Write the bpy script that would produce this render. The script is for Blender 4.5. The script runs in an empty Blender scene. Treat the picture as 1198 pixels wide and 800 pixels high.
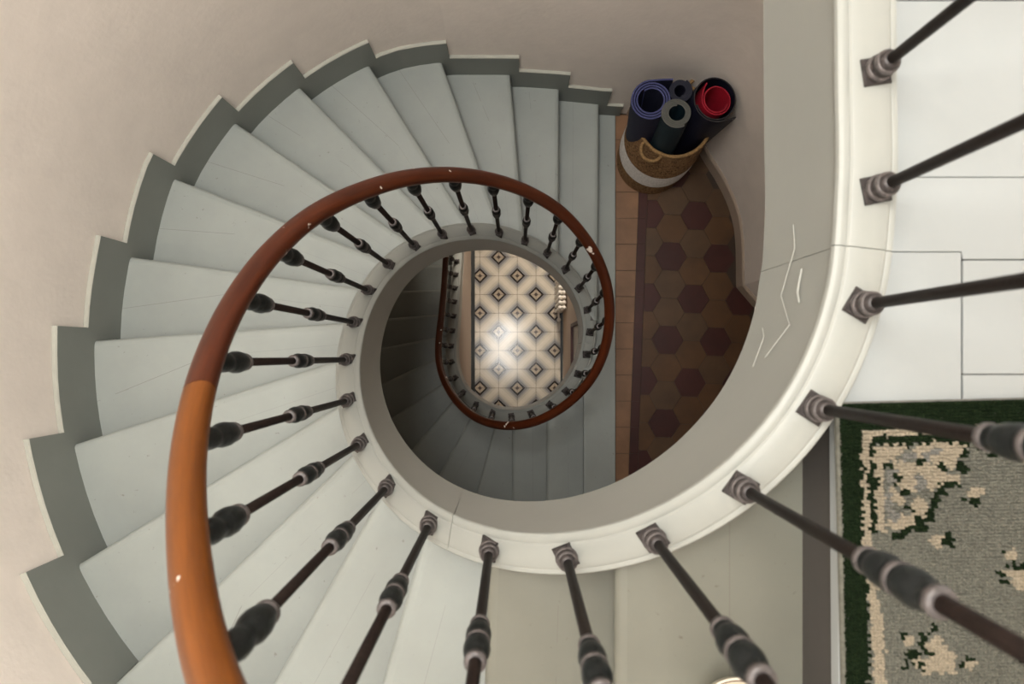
import bpy, bmesh, math, random
import numpy as np
from mathutils import Vector, Matrix
random.seed(5); rng = np.random.default_rng(5)
PI = math.pi
sc = bpy.context.scene
COL = sc.collection

# ------------------------------------------------------------------ survey
F, NU, NV, ZC = 799.0, 601.7, 413.7, 7.49       # focal (px), point straight below the lens, camera height
def W(u, v, D):                                  # a surveyed pixel at depth D below the lens
    return Vector(((u-NU)*D/F, (NV-v)*D/F, ZC-D))
RISE = 0.17
D_UP = 1.20                                      # upper landing
D_MID = D_UP + 18*RISE                           # tiled half landing
Z_UP, Z_MID = ZC-D_UP, ZC-D_MID
DT = lambda k: D_UP + RISE*k                     # upper flight treads
DL = lambda k: D_MID + RISE*k                    # lower flight treads

# ------------------------------------------------------------------ helpers
def link(o, parent=None):
    COL.objects.link(o)
    if parent: o.parent = parent
    return o
def empty(name, label=None, cat=None, group=None, loc=(0,0,0)):
    o = bpy.data.objects.new(name, None); o.location = loc; o.empty_display_size = .1
    link(o)
    if label: o['label'] = label
    if cat: o['category'] = cat
    if group: o['group'] = group
    bpy.context.view_layer.update()
    return o
def mesh_obj(name, verts, faces, mats, parent=None, smooth=False, midx=None, uvs=None):
    me = bpy.data.meshes.new(name)
    me.from_pydata([tuple(v) for v in verts], [], [tuple(f) for f in faces])
    if not isinstance(mats, (list, tuple)): mats = [mats]
    for m in mats: me.materials.append(m)
    if midx is not None: me.polygons.foreach_set('material_index', midx)
    if smooth: me.polygons.foreach_set('use_smooth', [True]*len(me.polygons))
    if uvs is not None:
        l = me.uv_layers.new(name='UVMap')
        for lp in me.loops: l.data[lp.index].uv = uvs[lp.vertex_index]
    bm = bmesh.new(); bm.from_mesh(me); bmesh.ops.recalc_face_normals(bm, faces=bm.faces); bm.to_mesh(me); bm.free()
    me.update()
    o = bpy.data.objects.new(name, me); link(o)
    if parent:
        o.parent = parent; o.matrix_parent_inverse = parent.matrix_world.inverted()
    return o
def tag(o, label=None, cat=None, group=None, kind=None):
    for k, v in (('label', label), ('category', cat), ('group', group), ('kind', kind)):
        if v: o[k] = v
    return o
def struct(o, label=None):
    o['kind'] = 'structure'
    if label: o['label'] = label
    return o
class MB:
    def __init__(s): s.v, s.f, s.m = [], [], []
    def add(s, vs, fs, m=0):
        b = len(s.v); s.v += [Vector(v) for v in vs]; s.f += [[i+b for i in f] for f in fs]; s.m += [m]*len(fs)
    def box(s, lo, hi, m=0, M=None):
        vs = [Vector((x, y, z)) for z in (lo[2], hi[2]) for y in (lo[1], hi[1]) for x in (lo[0], hi[0])]
        if M is not None: vs = [M @ v for v in vs]
        s.add(vs, [(0,2,3,1),(4,5,7,6),(0,1,5,4),(2,6,7,3),(0,4,6,2),(1,3,7,5)], m)
    def prism(s, poly, z0, z1, m=0):
        n = len(poly)
        vs = [(p[0], p[1], z0) for p in poly] + [(p[0], p[1], z1) for p in poly]
        s.add(vs, [list(range(n))[::-1], list(range(n, 2*n))] + [(i, (i+1) % n, n+(i+1) % n, n+i) for i in range(n)], m)
    def lathe(s, prof, seg=16, M=None, m=0, cap=True):
        vs = []
        for r, z in prof:
            for j in range(seg):
                a = 2*PI*j/seg; v = Vector((r*math.cos(a), r*math.sin(a), z)); vs.append(M @ v if M is not None else v)
        fs = [(i*seg+j, i*seg+(j+1) % seg, (i+1)*seg+(j+1) % seg, (i+1)*seg+j) for i in range(len(prof)-1) for j in range(seg)]
        if cap: fs += [list(range(seg))[::-1], [(len(prof)-1)*seg+j for j in range(seg)]]
        s.add(vs, fs, m)
    def sweep(s, pts, prof_fn, m=0, closed=False):
        """prof_fn(i) -> list of world points; consecutive loops are bridged"""
        loops = [prof_fn(i) for i in range(len(pts))]; n = len(loops[0])
        vs = [p for L in loops for p in L]; k = len(loops); fs = []
        for i in range(k if closed else k-1):
            a, b = i*n, ((i+1) % k)*n
            fs += [(a+j, a+(j+1) % n, b+(j+1) % n, b+j) for j in range(n)]
        if not closed: fs += [list(range(n))[::-1], [(k-1)*n+j for j in range(n)]]
        s.add(vs, fs, m)
    def tube(s, pts, r, seg=10, m=0, closed=False):
        pts = [Vector(p) for p in pts]; n = len(pts)
        def loop(i):
            a = pts[(i-1) % n] if (closed or i > 0) else pts[0]
            b = pts[(i+1) % n] if (closed or i < n-1) else pts[-1]
            t = (b-a).normalized(); up = Vector((0,0,1)) if abs(t.z) < .95 else Vector((1,0,0))
            x = t.cross(up).normalized(); y = x.cross(t)
            rr = r[i] if isinstance(r, (list, tuple)) else r
            return [pts[i] + (x*math.cos(2*PI*j/seg)+y*math.sin(2*PI*j/seg))*rr for j in range(seg)]
        s.sweep(pts, loop, m, closed)
    def build(s, name, mats, parent=None, smooth=False):
        return mesh_obj(name, s.v, s.f, mats, parent, smooth, s.m)
def soft(o, ang=35):
    for p in o.data.polygons: p.use_smooth = True
    try: o.data.set_sharp_from_angle(angle=math.radians(ang))
    except Exception: pass
    return o
def bev(o, w, seg=2):
    m = o.modifiers.new('bevel', 'BEVEL'); m.width = w; m.segments = seg; m.limit_method = 'ANGLE'; m.angle_limit = math.radians(40)
    return o

# ------------------------------------------------------------------ materials
def new_mat(name):
    m = bpy.data.materials.new(name); m.use_nodes = True
    nt = m.node_tree; b = nt.nodes['Principled BSDF']
    return m, nt, b
def N(nt, typ, **kw):
    n = nt.nodes.new(typ)
    for k, v in kw.items():
        if k in n.inputs: n.inputs[k].default_value = v
        else: setattr(n, k, v)
    return n
def paint(name, col, rough=.5, var=.06, scale=3., bump=.02, bscale=40., speck=None, spec=.4, metal=0., coord='Object'):
    m, nt, b = new_mat(name); L = nt.links.new
    tc = N(nt, 'ShaderNodeTexCoord'); no = N(nt, 'ShaderNodeTexNoise', Scale=scale, Detail=6., Roughness=.6)
    L(tc.outputs[coord], no.inputs['Vector'])
    cr = N(nt, 'ShaderNodeValToRGB')
    cr.color_ramp.elements[0].position = .3; cr.color_ramp.elements[1].position = .7
    cr.color_ramp.elements[0].color = tuple(c*(1-var) for c in col)+(1,)
    cr.color_ramp.elements[1].color = tuple(min(1, c*(1+var)) for c in col)+(1,)
    L(no.outputs['Fac'], cr.inputs['Fac']); out = cr.outputs['Color']
    if speck:
        scol, sscale, thr = speck
        n2 = N(nt, 'ShaderNodeTexNoise', Scale=sscale, Detail=4., Roughness=.55); L(tc.outputs[coord], n2.inputs['Vector'])
        r2 = N(nt, 'ShaderNodeValToRGB'); r2.color_ramp.elements[0].position = thr; r2.color_ramp.elements[1].position = thr+.02
        L(n2.outputs['Fac'], r2.inputs['Fac'])
        mx = N(nt, 'ShaderNodeMix', data_type='RGBA'); L(r2.outputs['Color'], mx.inputs[0]); L(out, mx.inputs[6]); mx.inputs[7].default_value = scol+(1,)
        out = mx.outputs[2]
    L(out, b.inputs['Base Color'])
    if bump:
        n3 = N(nt, 'ShaderNodeTexNoise', Scale=bscale, Detail=4.); L(tc.outputs[coord], n3.inputs['Vector'])
        bp = N(nt, 'ShaderNodeBump', Strength=bump*10, Distance=.002); L(n3.outputs['Fac'], bp.inputs['Height']); L(bp.outputs['Normal'], b.inputs['Normal'])
    b.inputs['Roughness'].default_value = rough; b.inputs['Specular IOR Level'].default_value = spec; b.inputs['Metallic'].default_value = metal
    return m
M_wall = paint('plaster_wall', (.83, .765, .705), .85, .035, 9., .05, 45, spec=.15)
M_wall_hall = paint('plaster_hall', (.56, .46, .38), .8, .05, 2, .03, 60, spec=.2)
M_ceil = paint('ceiling_white', (.75, .73, .70), .9, .02, spec=.1)
M_string = paint('string_paint', (.325, .336, .312), .42, .03, 3, .02, 25)
M_crack = paint('bare_plaster', (.43, .435, .40), .8, .02)
M_gap = paint('gap_dark', (.03, .022, .018), .9, .1)
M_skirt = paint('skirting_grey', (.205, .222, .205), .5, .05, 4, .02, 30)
M_skirt_top = paint('skirting_top_pale', (.42, .42, .37), .5, .08, 8, .02, 30)  # paler tone on the top edge of the boards
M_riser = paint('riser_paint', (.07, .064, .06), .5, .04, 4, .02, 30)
M_board = paint('white_floorboard', (.35, .375, .378), .38, .03, 2.5, .02, 18)
M_iron = paint('dark_iron', (.013, .008, .0065), .55, .3, 60, .04, 120, spec=.16)
M_knob = paint('cast_iron_knob', (.010, .012, .012), .42, .3, 60, .05, 140, spec=.3)
M_ring = paint('worn_iron', (.115, .102, .10), .42, .35, 120, .05, 160, spec=.5, metal=.35)
M_plate_d = paint('dark_plate', (.042, .036, .035), .45, .5, 90, .05, 160, spec=.4, metal=.2)
M_plate = paint('worn_plate', (.05, .043, .042), .42, .5, 90, .05, 160, spec=.5, metal=.3)

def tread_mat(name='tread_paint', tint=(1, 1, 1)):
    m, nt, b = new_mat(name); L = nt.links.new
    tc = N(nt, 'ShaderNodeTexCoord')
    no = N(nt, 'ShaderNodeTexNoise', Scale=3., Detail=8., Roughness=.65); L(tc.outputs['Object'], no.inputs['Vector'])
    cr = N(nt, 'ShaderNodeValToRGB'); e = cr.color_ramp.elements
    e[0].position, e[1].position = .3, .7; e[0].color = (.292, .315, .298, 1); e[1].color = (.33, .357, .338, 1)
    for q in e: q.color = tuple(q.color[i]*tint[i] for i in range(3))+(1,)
    L(no.outputs['Fac'], cr.inputs['Fac'])
    n2 = N(nt, 'ShaderNodeTexNoise', Scale=55., Detail=3.); L(tc.outputs['Object'], n2.inputs['Vector'])
    r2 = N(nt, 'ShaderNodeValToRGB'); r2.color_ramp.elements[0].position = .70; r2.color_ramp.elements[1].position = .78
    L(n2.outputs['Fac'], r2.inputs['Fac'])
    mx = N(nt, 'ShaderNodeMix', data_type='RGBA'); mx.inputs[7].default_value = (.22*tint[0], .22*tint[1], .20*tint[2], 1)
    L(r2.outputs['Color'], mx.inputs[0]); L(cr.outputs['Color'], mx.inputs[6])
    # board joint: a hairline along the tread, broken by noise
    uv = N(nt, 'ShaderNodeSeparateXYZ'); L(tc.outputs['UV'], uv.inputs[0])
    s1 = N(nt, 'ShaderNodeMath', operation='SUBTRACT'); L(uv.outputs['Y'], s1.inputs[0]); s1.inputs[1].default_value = .62
    s2 = N(nt, 'ShaderNodeMath', operation='ABSOLUTE'); L(s1.outputs[0], s2.inputs[0])
    s3 = N(nt, 'ShaderNodeMath', operation='LESS_THAN'); L(s2.outputs[0], s3.inputs[0]); s3.inputs[1].default_value = .0028
    n4 = N(nt, 'ShaderNodeTexNoise', Scale=3.5, Detail=2.); L(tc.outputs['Object'], n4.inputs['Vector'])
    s4 = N(nt, 'ShaderNodeMath', operation='GREATER_THAN'); L(n4.outputs['Fac'], s4.inputs[0]); s4.inputs[1].default_value = .47
    s5 = N(nt, 'ShaderNodeMath', operation='MULTIPLY'); L(s3.outputs[0], s5.inputs[0]); L(s4.outputs[0], s5.inputs[1])
    s6 = N(nt, 'ShaderNodeMath', operation='MULTIPLY'); L(s5.outputs[0], s6.inputs[0]); s6.inputs[1].default_value = .42
    m2 = N(nt, 'ShaderNodeMix', data_type='RGBA'); L(s6.outputs[0], m2.inputs[0]); L(mx.outputs[2], m2.inputs[6]); m2.inputs[7].default_value = (.12, .10, .085, 1)
    L(m2.outputs[2], b.inputs['Base Color'])
    n3 = N(nt, 'ShaderNodeTexNoise', Scale=30., Detail=5.); L(tc.outputs['Object'], n3.inputs['Vector'])
    bp = N(nt, 'ShaderNodeBump', Strength=.15, Distance=.002); L(n3.outputs['Fac'], bp.inputs['Height']); L(bp.outputs['Normal'], b.inputs['Normal'])
    b.inputs['Roughness'].default_value = .42; b.inputs['Specular IOR Level'].default_value = .4
    return m
M_tread = tread_mat(); M_tread_dark = tread_mat('dark_tread_paint', (.57, .53, .465))  # the second is a darker, warmer tint for the first two treads

def rail_mat(name, c0, c1):
    m, nt, b = new_mat(name); L = nt.links.new
    tc = N(nt, 'ShaderNodeTexCoord')
    no = N(nt, 'ShaderNodeTexNoise', Scale=9., Detail=6., Roughness=.65); L(tc.outputs['UV'], no.inputs['Vector'])
    cr = N(nt, 'ShaderNodeValToRGB'); e = cr.color_ramp.elements
    e[0].position, e[1].position = .3, .7; e[0].color = c0+(1,); e[1].color = c1+(1,)
    L(no.outputs['Fac'], cr.inputs['Fac'])
    n2 = N(nt, 'ShaderNodeTexNoise', Scale=17., Detail=3., Roughness=.5); L(tc.outputs['Object'], n2.inputs['Vector'])
    r2 = N(nt, 'ShaderNodeValToRGB'); r2.color_ramp.elements[0].position = .70; r2.color_ramp.elements[1].position = .72
    L(n2.outputs['Fac'], r2.inputs['Fac'])
    mx = N(nt, 'ShaderNodeMix', data_type='RGBA'); L(r2.outputs['Color'], mx.inputs[0]); L(cr.outputs['Color'], mx.inputs[6]); mx.inputs[7].default_value = (.75, .66, .58, 1)
    L(mx.outputs[2], b.inputs['Base Color'])
    b.inputs['Roughness'].default_value = .34; b.inputs['Specular IOR Level'].default_value = .25
    b.inputs['Coat Weight'].default_value = .08; b.inputs['Coat Roughness'].default_value = .2
    return m
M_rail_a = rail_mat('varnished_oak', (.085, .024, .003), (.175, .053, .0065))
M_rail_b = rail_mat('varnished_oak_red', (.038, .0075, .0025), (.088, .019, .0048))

def cement_tile_mat():
    m, nt, b = new_mat('cement_tiles'); L = nt.links.new
    P = .205
    def math_(op, a, bb=None):
        n = N(nt, 'ShaderNodeMath', operation=op)
        for i, x in enumerate((a, bb)):
            if x is None: continue
            if isinstance(x, (int, float)): n.inputs[i].default_value = x
            else: L(x, n.inputs[i])
        return n.outputs[0]
    tc = N(nt, 'ShaderNodeTexCoord'); xyz = N(nt, 'ShaderNodeSeparateXYZ'); L(tc.outputs['Object'], xyz.inputs[0])
    x = math_('DIVIDE', math_('SUBTRACT', xyz.outputs['X'], .033), P); y = math_('DIVIDE', math_('SUBTRACT', xyz.outputs['Y'], .854), P)
    a = math_('MULTIPLY', math_('ADD', x, y), .5); c = math_('MULTIPLY', math_('SUBTRACT', x, y), .5)
    fa = math_('ABSOLUTE', math_('SUBTRACT', a, math_('ROUND', a))); fc = math_('ABSOLUTE', math_('SUBTRACT', c, math_('ROUND', c)))
    d = math_('MULTIPLY', math_('MAXIMUM', fa, fc), 2.)          # 0 at a motif's centre, 1 on the white bands between motifs
    cr = N(nt, 'ShaderNodeValToRGB'); cr.color_ramp.interpolation = 'CONSTANT'; el = cr.color_ramp.elements
    cols = [(0, (.06, .04, .035)), (.11, (.42, .35, .27)), (.29, (.020, .016, .016)), (.42, (.24, .235, .24)), (.56, (.40, .385, .36)), (.68, (.56, .51, .43)), (.84, (.66, .60, .51))]
    el[0].position = 0; el[0].color = cols[0][1]+(1,)
    el[1].position = cols[1][0]; el[1].color = cols[1][1]+(1,)
    for p, cc in cols[2:]:
        q = el.new(p); q.color = cc+(1,)
    L(d, cr.inputs['Fac'])
    gx = math_('ABSOLUTE', math_('SUBTRACT', x, math_('ROUND', x))); gy = math_('ABSOLUTE', math_('SUBTRACT', y, math_('ROUND', y)))
    g = math_('LESS_THAN', math_('MINIMUM', gx, gy), .012)
    mx = N(nt, 'ShaderNodeMix', data_type='RGBA'); L(math_('MULTIPLY', g, .75), mx.inputs[0]); L(cr.outputs['Color'], mx.inputs[6]); mx.inputs[7].default_value = (.11, .09, .075, 1)
    no = N(nt, 'ShaderNodeTexNoise', Scale=7., Detail=6.); L(tc.outputs['Object'], no.inputs['Vector'])
    m2 = N(nt, 'ShaderNodeMix', data_type='RGBA', blend_type='MULTIPLY'); m2.inputs[0].default_value = .35; L(mx.outputs[2], m2.inputs[6]); L(no.outputs['Fac'], m2.inputs[7])
    L(m2.outputs[2], b.inputs['Base Color'])
    b.inputs['Roughness'].default_value = .15; b.inputs['Specular IOR Level'].default_value = .6
    return m
M_cement = cement_tile_mat()
M_border = paint('black_border_tile', (.008, .011, .011), .35, .2)
M_grout = paint('grout', (.05, .035, .025), .9, .1)
M_hex_dark = paint('oxblood_tile', (.042, .009, .006), .42, .25, 6, .02, 30)
M_hex_tan = paint('ochre_tile', (.078, .035, .011), .45, .2, 6, .02, 30)
M_hex_tan2 = paint('buff_tile', (.074, .038, .016), .45, .2, 6, .02, 30)
M_terra = paint('terracotta_tile', (.205, .108, .055), .45, .22, 6, .02, 30)
M_basket = paint('seagrass', (.165, .092, .043), .8, .45, 70, .2, 90, speck=((.07, .035, .014), 90., .58), spec=.2)
M_basket_w = paint('white_seagrass', (.50, .465, .43), .8, .2, 70, .2, 90, spec=.2)
M_rope = paint('rope', (.25, .15, .065), .8, .35, 90, .2, 120, spec=.2)
M_mat_blue = paint('blue_foam', (.010, .012, .034), .7, .1, 20, .05, 200)
M_mat_blue_e = paint('blue_foam_edge', (.042, .047, .135), .75, .1, 20, .05, 200)
M_mat_teal = paint('teal_foam', (.004, .017, .026), .6, .1, 20, .05, 200)
M_mat_grey_e = paint('grey_foam_edge', (.085, .085, .075), .75, .1, 20, .05, 200)
M_mat_navy = paint('navy_foam', (.004, .005, .017), .6, .1, 20, .05, 200)
M_mat_navy_e = paint('navy_foam_edge', (.020, .018, .020), .75, .1, 20, .05, 200)
M_mat_red = paint('red_foam', (.34, .006, .022), .65, .1, 20, .05, 200)
M_rug_g = paint('rug_sage', (.13, .129, .108), .95, .22, 120, 0, spec=.05)
M_rug_d = paint('rug_dark_green', (.009, .016, .007), .95, .3, 80, 0, spec=.05)
M_rug_c = paint('rug_cream', (.30, .26, .195), .95, .15, 80, 0, spec=.05)
M_rug_m = paint('rug_grey', (.17, .166, .15), .95, .2, 80, 0, spec=.05)
M_radiator = paint('radiator_enamel', (.80, .75, .68), .4, .05)
M_frame = paint('mahogany_frame', (.05, .007, .005), .5, .2)
M_paper = paint('framed_print_paper', (.82, .80, .75), .5, .1, 9)
M_ceramic = paint('cream_ceramic', (.70, .64, .53), .25, .03)
M_ceramic_line = paint('brown_glaze', (.12, .06, .04), .3, .1)

# ------------------------------------------------------------------ survey of the well: baluster feet and handrail
PL = {-4:(1024,84),-3:(1027,222),-2:(1015,360),-1:(959.5,482.8),0:(871.8,575),1:(767,635.5),2:(663,656),3:(571.3,647),4:(500.8,615.3),5:(452.6,572.4),
6:(418.9,519.6),7:(405.8,468.9),8:(404,421.5),9:(413.6,376.9),10:(429.4,339.6),11:(452.8,308.5),12:(483.4,285.8),13:(516.5,273),14:(551,268.5),15:(583.3,270),
16:(614.4,281),17:(640.7,294.8),18:(662.3,314),19:(678.7,336),20:(688.5,362.2),21:(691.8,388.2),22:(687.3,415.2),23:(677.2,437.7),24:(663.6,458.4),25:(644.4,474.7),
26:(621.7,485.3),27:(598.6,488.5),28:(575.8,485),29:(556.8,474),30:(540.3,460.6),31:(531.7,442.3),32:(527.5,423.8),33:(527.2,404.7),34:(529.3,387),35:(530.6,369.7),
36:(531.5,353),37:(532.5,336.9),38:(533.1,321.5),39:(534.4,306)}
PD = {-4:1.15,-3:1.15,-2:1.15,-1:1.152,0:1.17,1:1.26,2:1.37,3:1.49,4:1.65,5:1.82,6:1.99,16:3.69,17:3.82,18:3.93,19:4.02,20:4.10,21:4.17,22:4.23,23:4.28,24:4.335,25:4.40,
26:4.48,27:4.57,28:4.70,29:4.87,30:5.04,31:5.21,32:5.36,33:5.48,34:5.59,35:5.70,36:5.80,37:5.89,38:5.98,39:6.065}
for i in range(7, 16): PD[i] = 2.16+.17*(i-7)
RL = {5:(238,800),6:(217,638),7:(217,522),8:(239.5,424.5),9:(274,349.5),10:(318,291),11:(366.5,247.5),12:(425,221.5),13:(475.8,206),14:(528.5,202.5),15:(575.5,208.5),
16:(619.5,223.5),17:(657,245.5),18:(684,276.5),19:(702,306),20:(712.3,338),21:(714.3,373),22:(709.5,407),23:(697,437),24:(679,460),25:(655,480),26:(627.5,494.5),27:(598.5,499.7),
28:(573,496.3),29:(551,487),30:(531.5,468),31:(518.5,444.5),32:(512.7,423.5),33:(512.6,403),34:(514.5,384),35:(517,366),36:(518.3,350),37:(519.7,334),38:(520.6,318),39:(521.2,303)}
def smooth_list(P, n=1, keep=2):
    P = [p.copy() for p in P]
    for _ in range(n):
        Q = [p.copy() for p in P]
        for i in range(1, len(P)-1): Q[i] = P[i]*.6 + (P[i-1]+P[i+1])*.2
        P = Q
    return P
IDX = list(range(-4, 40))
foot = [W(*PL[i], PD[i]) for i in IDX]
# gallery runs on to the north wall, lower flight runs on straight to the hall floor
pre = [Vector((.606, y, ZC-1.15)) for y in (1.46, 1.20, .95, .70)]
post = [Vector((-.511, .84+.12*j, ZC-6.065-.085*j)) for j in range(1, 15)]
foot = pre + smooth_list(foot) + post
I0 = -4-len(pre)                                     # path parameter of foot[0]
top_ = []
for i in range(I0, I0+len(foot)):
    p = foot[i-I0]
    h = 1.05 if i <= 16 else max(.93, 1.05-.02*(i-16))
    if i in RL: top_.append(W(*RL[i], PD[i]-h))
    elif i < 5: top_.append(Vector((p.x, p.y, p.z+h)))
    else: top_.append(Vector((-.507, p.y, p.z+h)))
top_ = smooth_list(top_)
def cr_path(P, sub=8):
    out = []
    n = len(P)
    for i in range(n-1):
        a, b, c, d = P[max(i-1,0)], P[i], P[i+1], P[min(i+2,n-1)]
        for j in range(sub):
            t = j/sub
            out.append(.5*((2*b)+(c-a)*t+(2*a-5*b+4*c-d)*t*t+(3*b-a-3*c+d)*t**3))
    out.append(P[-1].copy()); return out
SUB = 8
path = cr_path(foot, SUB); rail = cr_path(top_, SUB)
def par(i): return int(round((i-I0)*SUB))             # parameter -> sample index
def tan_at(P, k):
    return (P[min(k+1, len(P)-1)]-P[max(k-1, 0)]).normalized()
def inward(P, k):
    t = tan_at(P, k); n = Vector((t.y, -t.x, 0)); return n.normalized()
path2 = [(p.x, p.y) for p in path]
def inside(pt, poly):
    x, y = pt; c = False; n = len(poly); j = n-1
    for i in range(n):
        xi, yi = poly[i]; xj, yj = poly[j]
        if (yi > y) != (yj > y) and x < (xj-xi)*(y-yi)/(yj-yi)+xi: c = not c
        j = i
    return c
well_up = path2[par(-8):par(19)]                       # gallery > top flight, closed on the right side
well_lo = path2[par(19):]+[(-.511, 3.), (.5, 3.)]

# ------------------------------------------------------------------ outer wall in plan
ARC = []
def wall_r(a):                                          # radius of the round wall by bearing (degrees, 90..270)
    x = [90, 100, 112, 126, 138, 152, 166, 180, 195, 206, 270]; y = [1.55, 1.575, 1.625, 1.638, 1.647, 1.645, 1.60, 1.592, 1.592, 1.595, 1.60]
    return float(np.interp(a, x, y))
south = [(3.0, -1.62), (1.5, -1.615), (.6, -1.61)]
round_ = [(wall_r(a)*math.cos(math.radians(a)), wall_r(a)*math.sin(math.radians(a))) for a in range(270, 101, -3)]
north = [(0.05, 1.548), (.25, 1.535), (.51, 1.509), (.66, 1.50), (.80, 1.495)]
curve = [(.95, 1.478), (1.06, 1.422), (1.13, 1.335), (1.18, 1.226), (1.268, 1.085), (1.335, .950), (1.378, .812), (1.395, .65), (1.397, .42), (1.50, .30)]
def strip_wall(name, pts, z0, z1, th=.12, mat=M_wall, flip=False):
    n = len(pts); mb = MB(); P = [Vector((p[0], p[1], 0)) for p in pts]
    offs = []
    for i in range(n):
        t = (P[min(i+1, n-1)]-P[max(i-1, 0)]).normalized(); nn = Vector((-t.y, t.x, 0))
        if flip: nn = -nn
        offs.append(P[i]+nn*th)
    z0s = z0 if isinstance(z0, list) else [z0]*n
    z1s = z1 if isinstance(z1, list) else [z1]*n
    def loop(i):
        a, b = P[i], offs[i]
        return [Vector((a.x, a.y, z0s[i])), Vector((a.x, a.y, z1s[i])), Vector((b.x, b.y, z1s[i])), Vector((b.x, b.y, z0s[i]))]
    mb.sweep(P, loop)
    return soft(mb.build(name, mat), 30)

# ------------------------------------------------------------------ nosing lines
def line_pts(a, b, D): return W(*a, D), W(*b, D)
NOSE = {1: ((720, 690), (720, 800)), 2: ((571, 679), (567, 800)), 3: ((492, 642), (447, 800)), 4: ((438, 593), (320, 800)), 5: ((342, 600), (252, 687)),
6: ((390, 478.5), (86, 664)), 7: ((386.5, 424), (80.5, 522)), 8: ((390, 378.3), (105, 399)), 9: ((411, 336), (148.5, 300)), 10: ((430, 297), (199, 207)),
11: ((468, 275), (271, 141)), 12: ((510, 262), (349, 101)), 13: ((545, 258), (430, 74)), 14: ((582, 258), (515.6, 70)), 15: ((612, 265), (596.5, 85)),
16: ((653.4, 296), (654, 102)), 17: ((700, 325), (700.7, 120))}
LOW = {1: ((639.5, 520), (639.5, 585)), 2: ((599, 510), (599.3, 585)), 3: ((576.6, 505.8), (556, 582.5)), 4: ((548, 492), (513.4, 556.6)), 5: ((527, 472), (482, 526)),
6: ((517, 449), (460, 488)), 7: ((494, 427), (444.5, 450.5)), 8: ((508, 395), (441, 408.7)), 9: ((511, 368), (448.7, 373)), 10: ((527.6, 338.5), (465.8, 340.4)), 11: ((518, 310), (493.4, 311))}
def hit_inner(a, d, well):
    s, k = 0., a.copy()
    for i in range(1200):
        q = a+d*(i*.003-.6)
        if inside((q.x, q.y), well): return q
    return a
outer_plan = [Vector((p[0], p[1], 0)) for p in south[::1]+round_+north+[(1.2, 1.47), (2., 1.44)]]
low_plan = [Vector((p[0], p[1], 0)) for p in south+[q for q in round_ if q[1] < 0]+[(-1.6, 0.05), (-1.6, 3.2)]]
def arc_pos(plan, a, d):                               # where a ray a+d*s meets the outer wall: (arc length, point)
    best = None; L = 0
    for i in range(len(plan)-1):
        p, q = plan[i], plan[i+1]; e = q-p
        den = d.x*e.y-d.y*e.x
        if abs(den) > 1e-9:
            w = Vector((p.x-a.x, p.y-a.y, 0)); s = (w.x*e.y-w.y*e.x)/den; t = (w.x*d.y-w.y*d.x)/den
            if s > 0 and -1e-6 <= t <= 1+1e-6 and (best is None or s < best[0]): best = (s, L+t*e.length, p+e*t)
        L += e.length
    return best[1], best[2]
def arc_point(plan, s):
    L = 0
    for i in range(len(plan)-1):
        e = plan[i+1]-plan[i]
        if s <= L+e.length or i == len(plan)-2: return plan[i]+e.normalized()*(s-L), e.normalized()
        L += e.length
def arc_span(plan, s0, s1, step=.04):
    n = max(2, int(abs(s1-s0)/step)+1)
    return [arc_point(plan, s0+(s1-s0)*i/(n-1)) for i in range(n)]
def make_nosing(tab, Dk, well, plan):
    out = {}
    for k, (a, b) in tab.items():
        A, B = line_pts(a, b, Dk(k)); A.z = B.z = 0
        d = (B-A).normalized()
        I = hit_inner(A+d*.5, -d, well)
        s, O = arc_pos(plan, A, d)
        out[k] = dict(i=I, o=O, s=s, z=ZC-Dk(k), d=d)
    return out
nos_up = make_nosing(NOSE, DT, well_up, outer_plan)
nos_up[0] = dict(i=Vector((.572, -.03, 0)), o=Vector((.572, -1.612, 0)), s=arc_pos(outer_plan, Vector((.572, -.3, 0)), Vector((0, -1, 0)))[0], z=Z_UP, d=Vector((0, -1, 0)))
nos_up[17]['i'] = Vector((.500, .20, 0))
nos_lo = make_nosing(LOW, DL, well_lo, low_plan)
for k in range(12, 19):
    y = nos_lo[11]['i'].y + .24*(k-11)
    s, O = arc_pos(low_plan, Vector((-.6, y, 0)), Vector((-1, 0, 0)))
    nos_lo[k] = dict(i=Vector((-.515, y, 0)), o=O, s=s, z=ZC-DL(k), d=Vector((-1, 0, 0)))
nos_lo[0] = dict(i=Vector((.436, -.18, 0)), o=Vector((.436, -1.61, 0)), s=arc_pos(low_plan, Vector((.436, -.3, 0)), Vector((0, -1, 0)))[0], z=Z_MID, d=Vector((0, -1, 0)))

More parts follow.
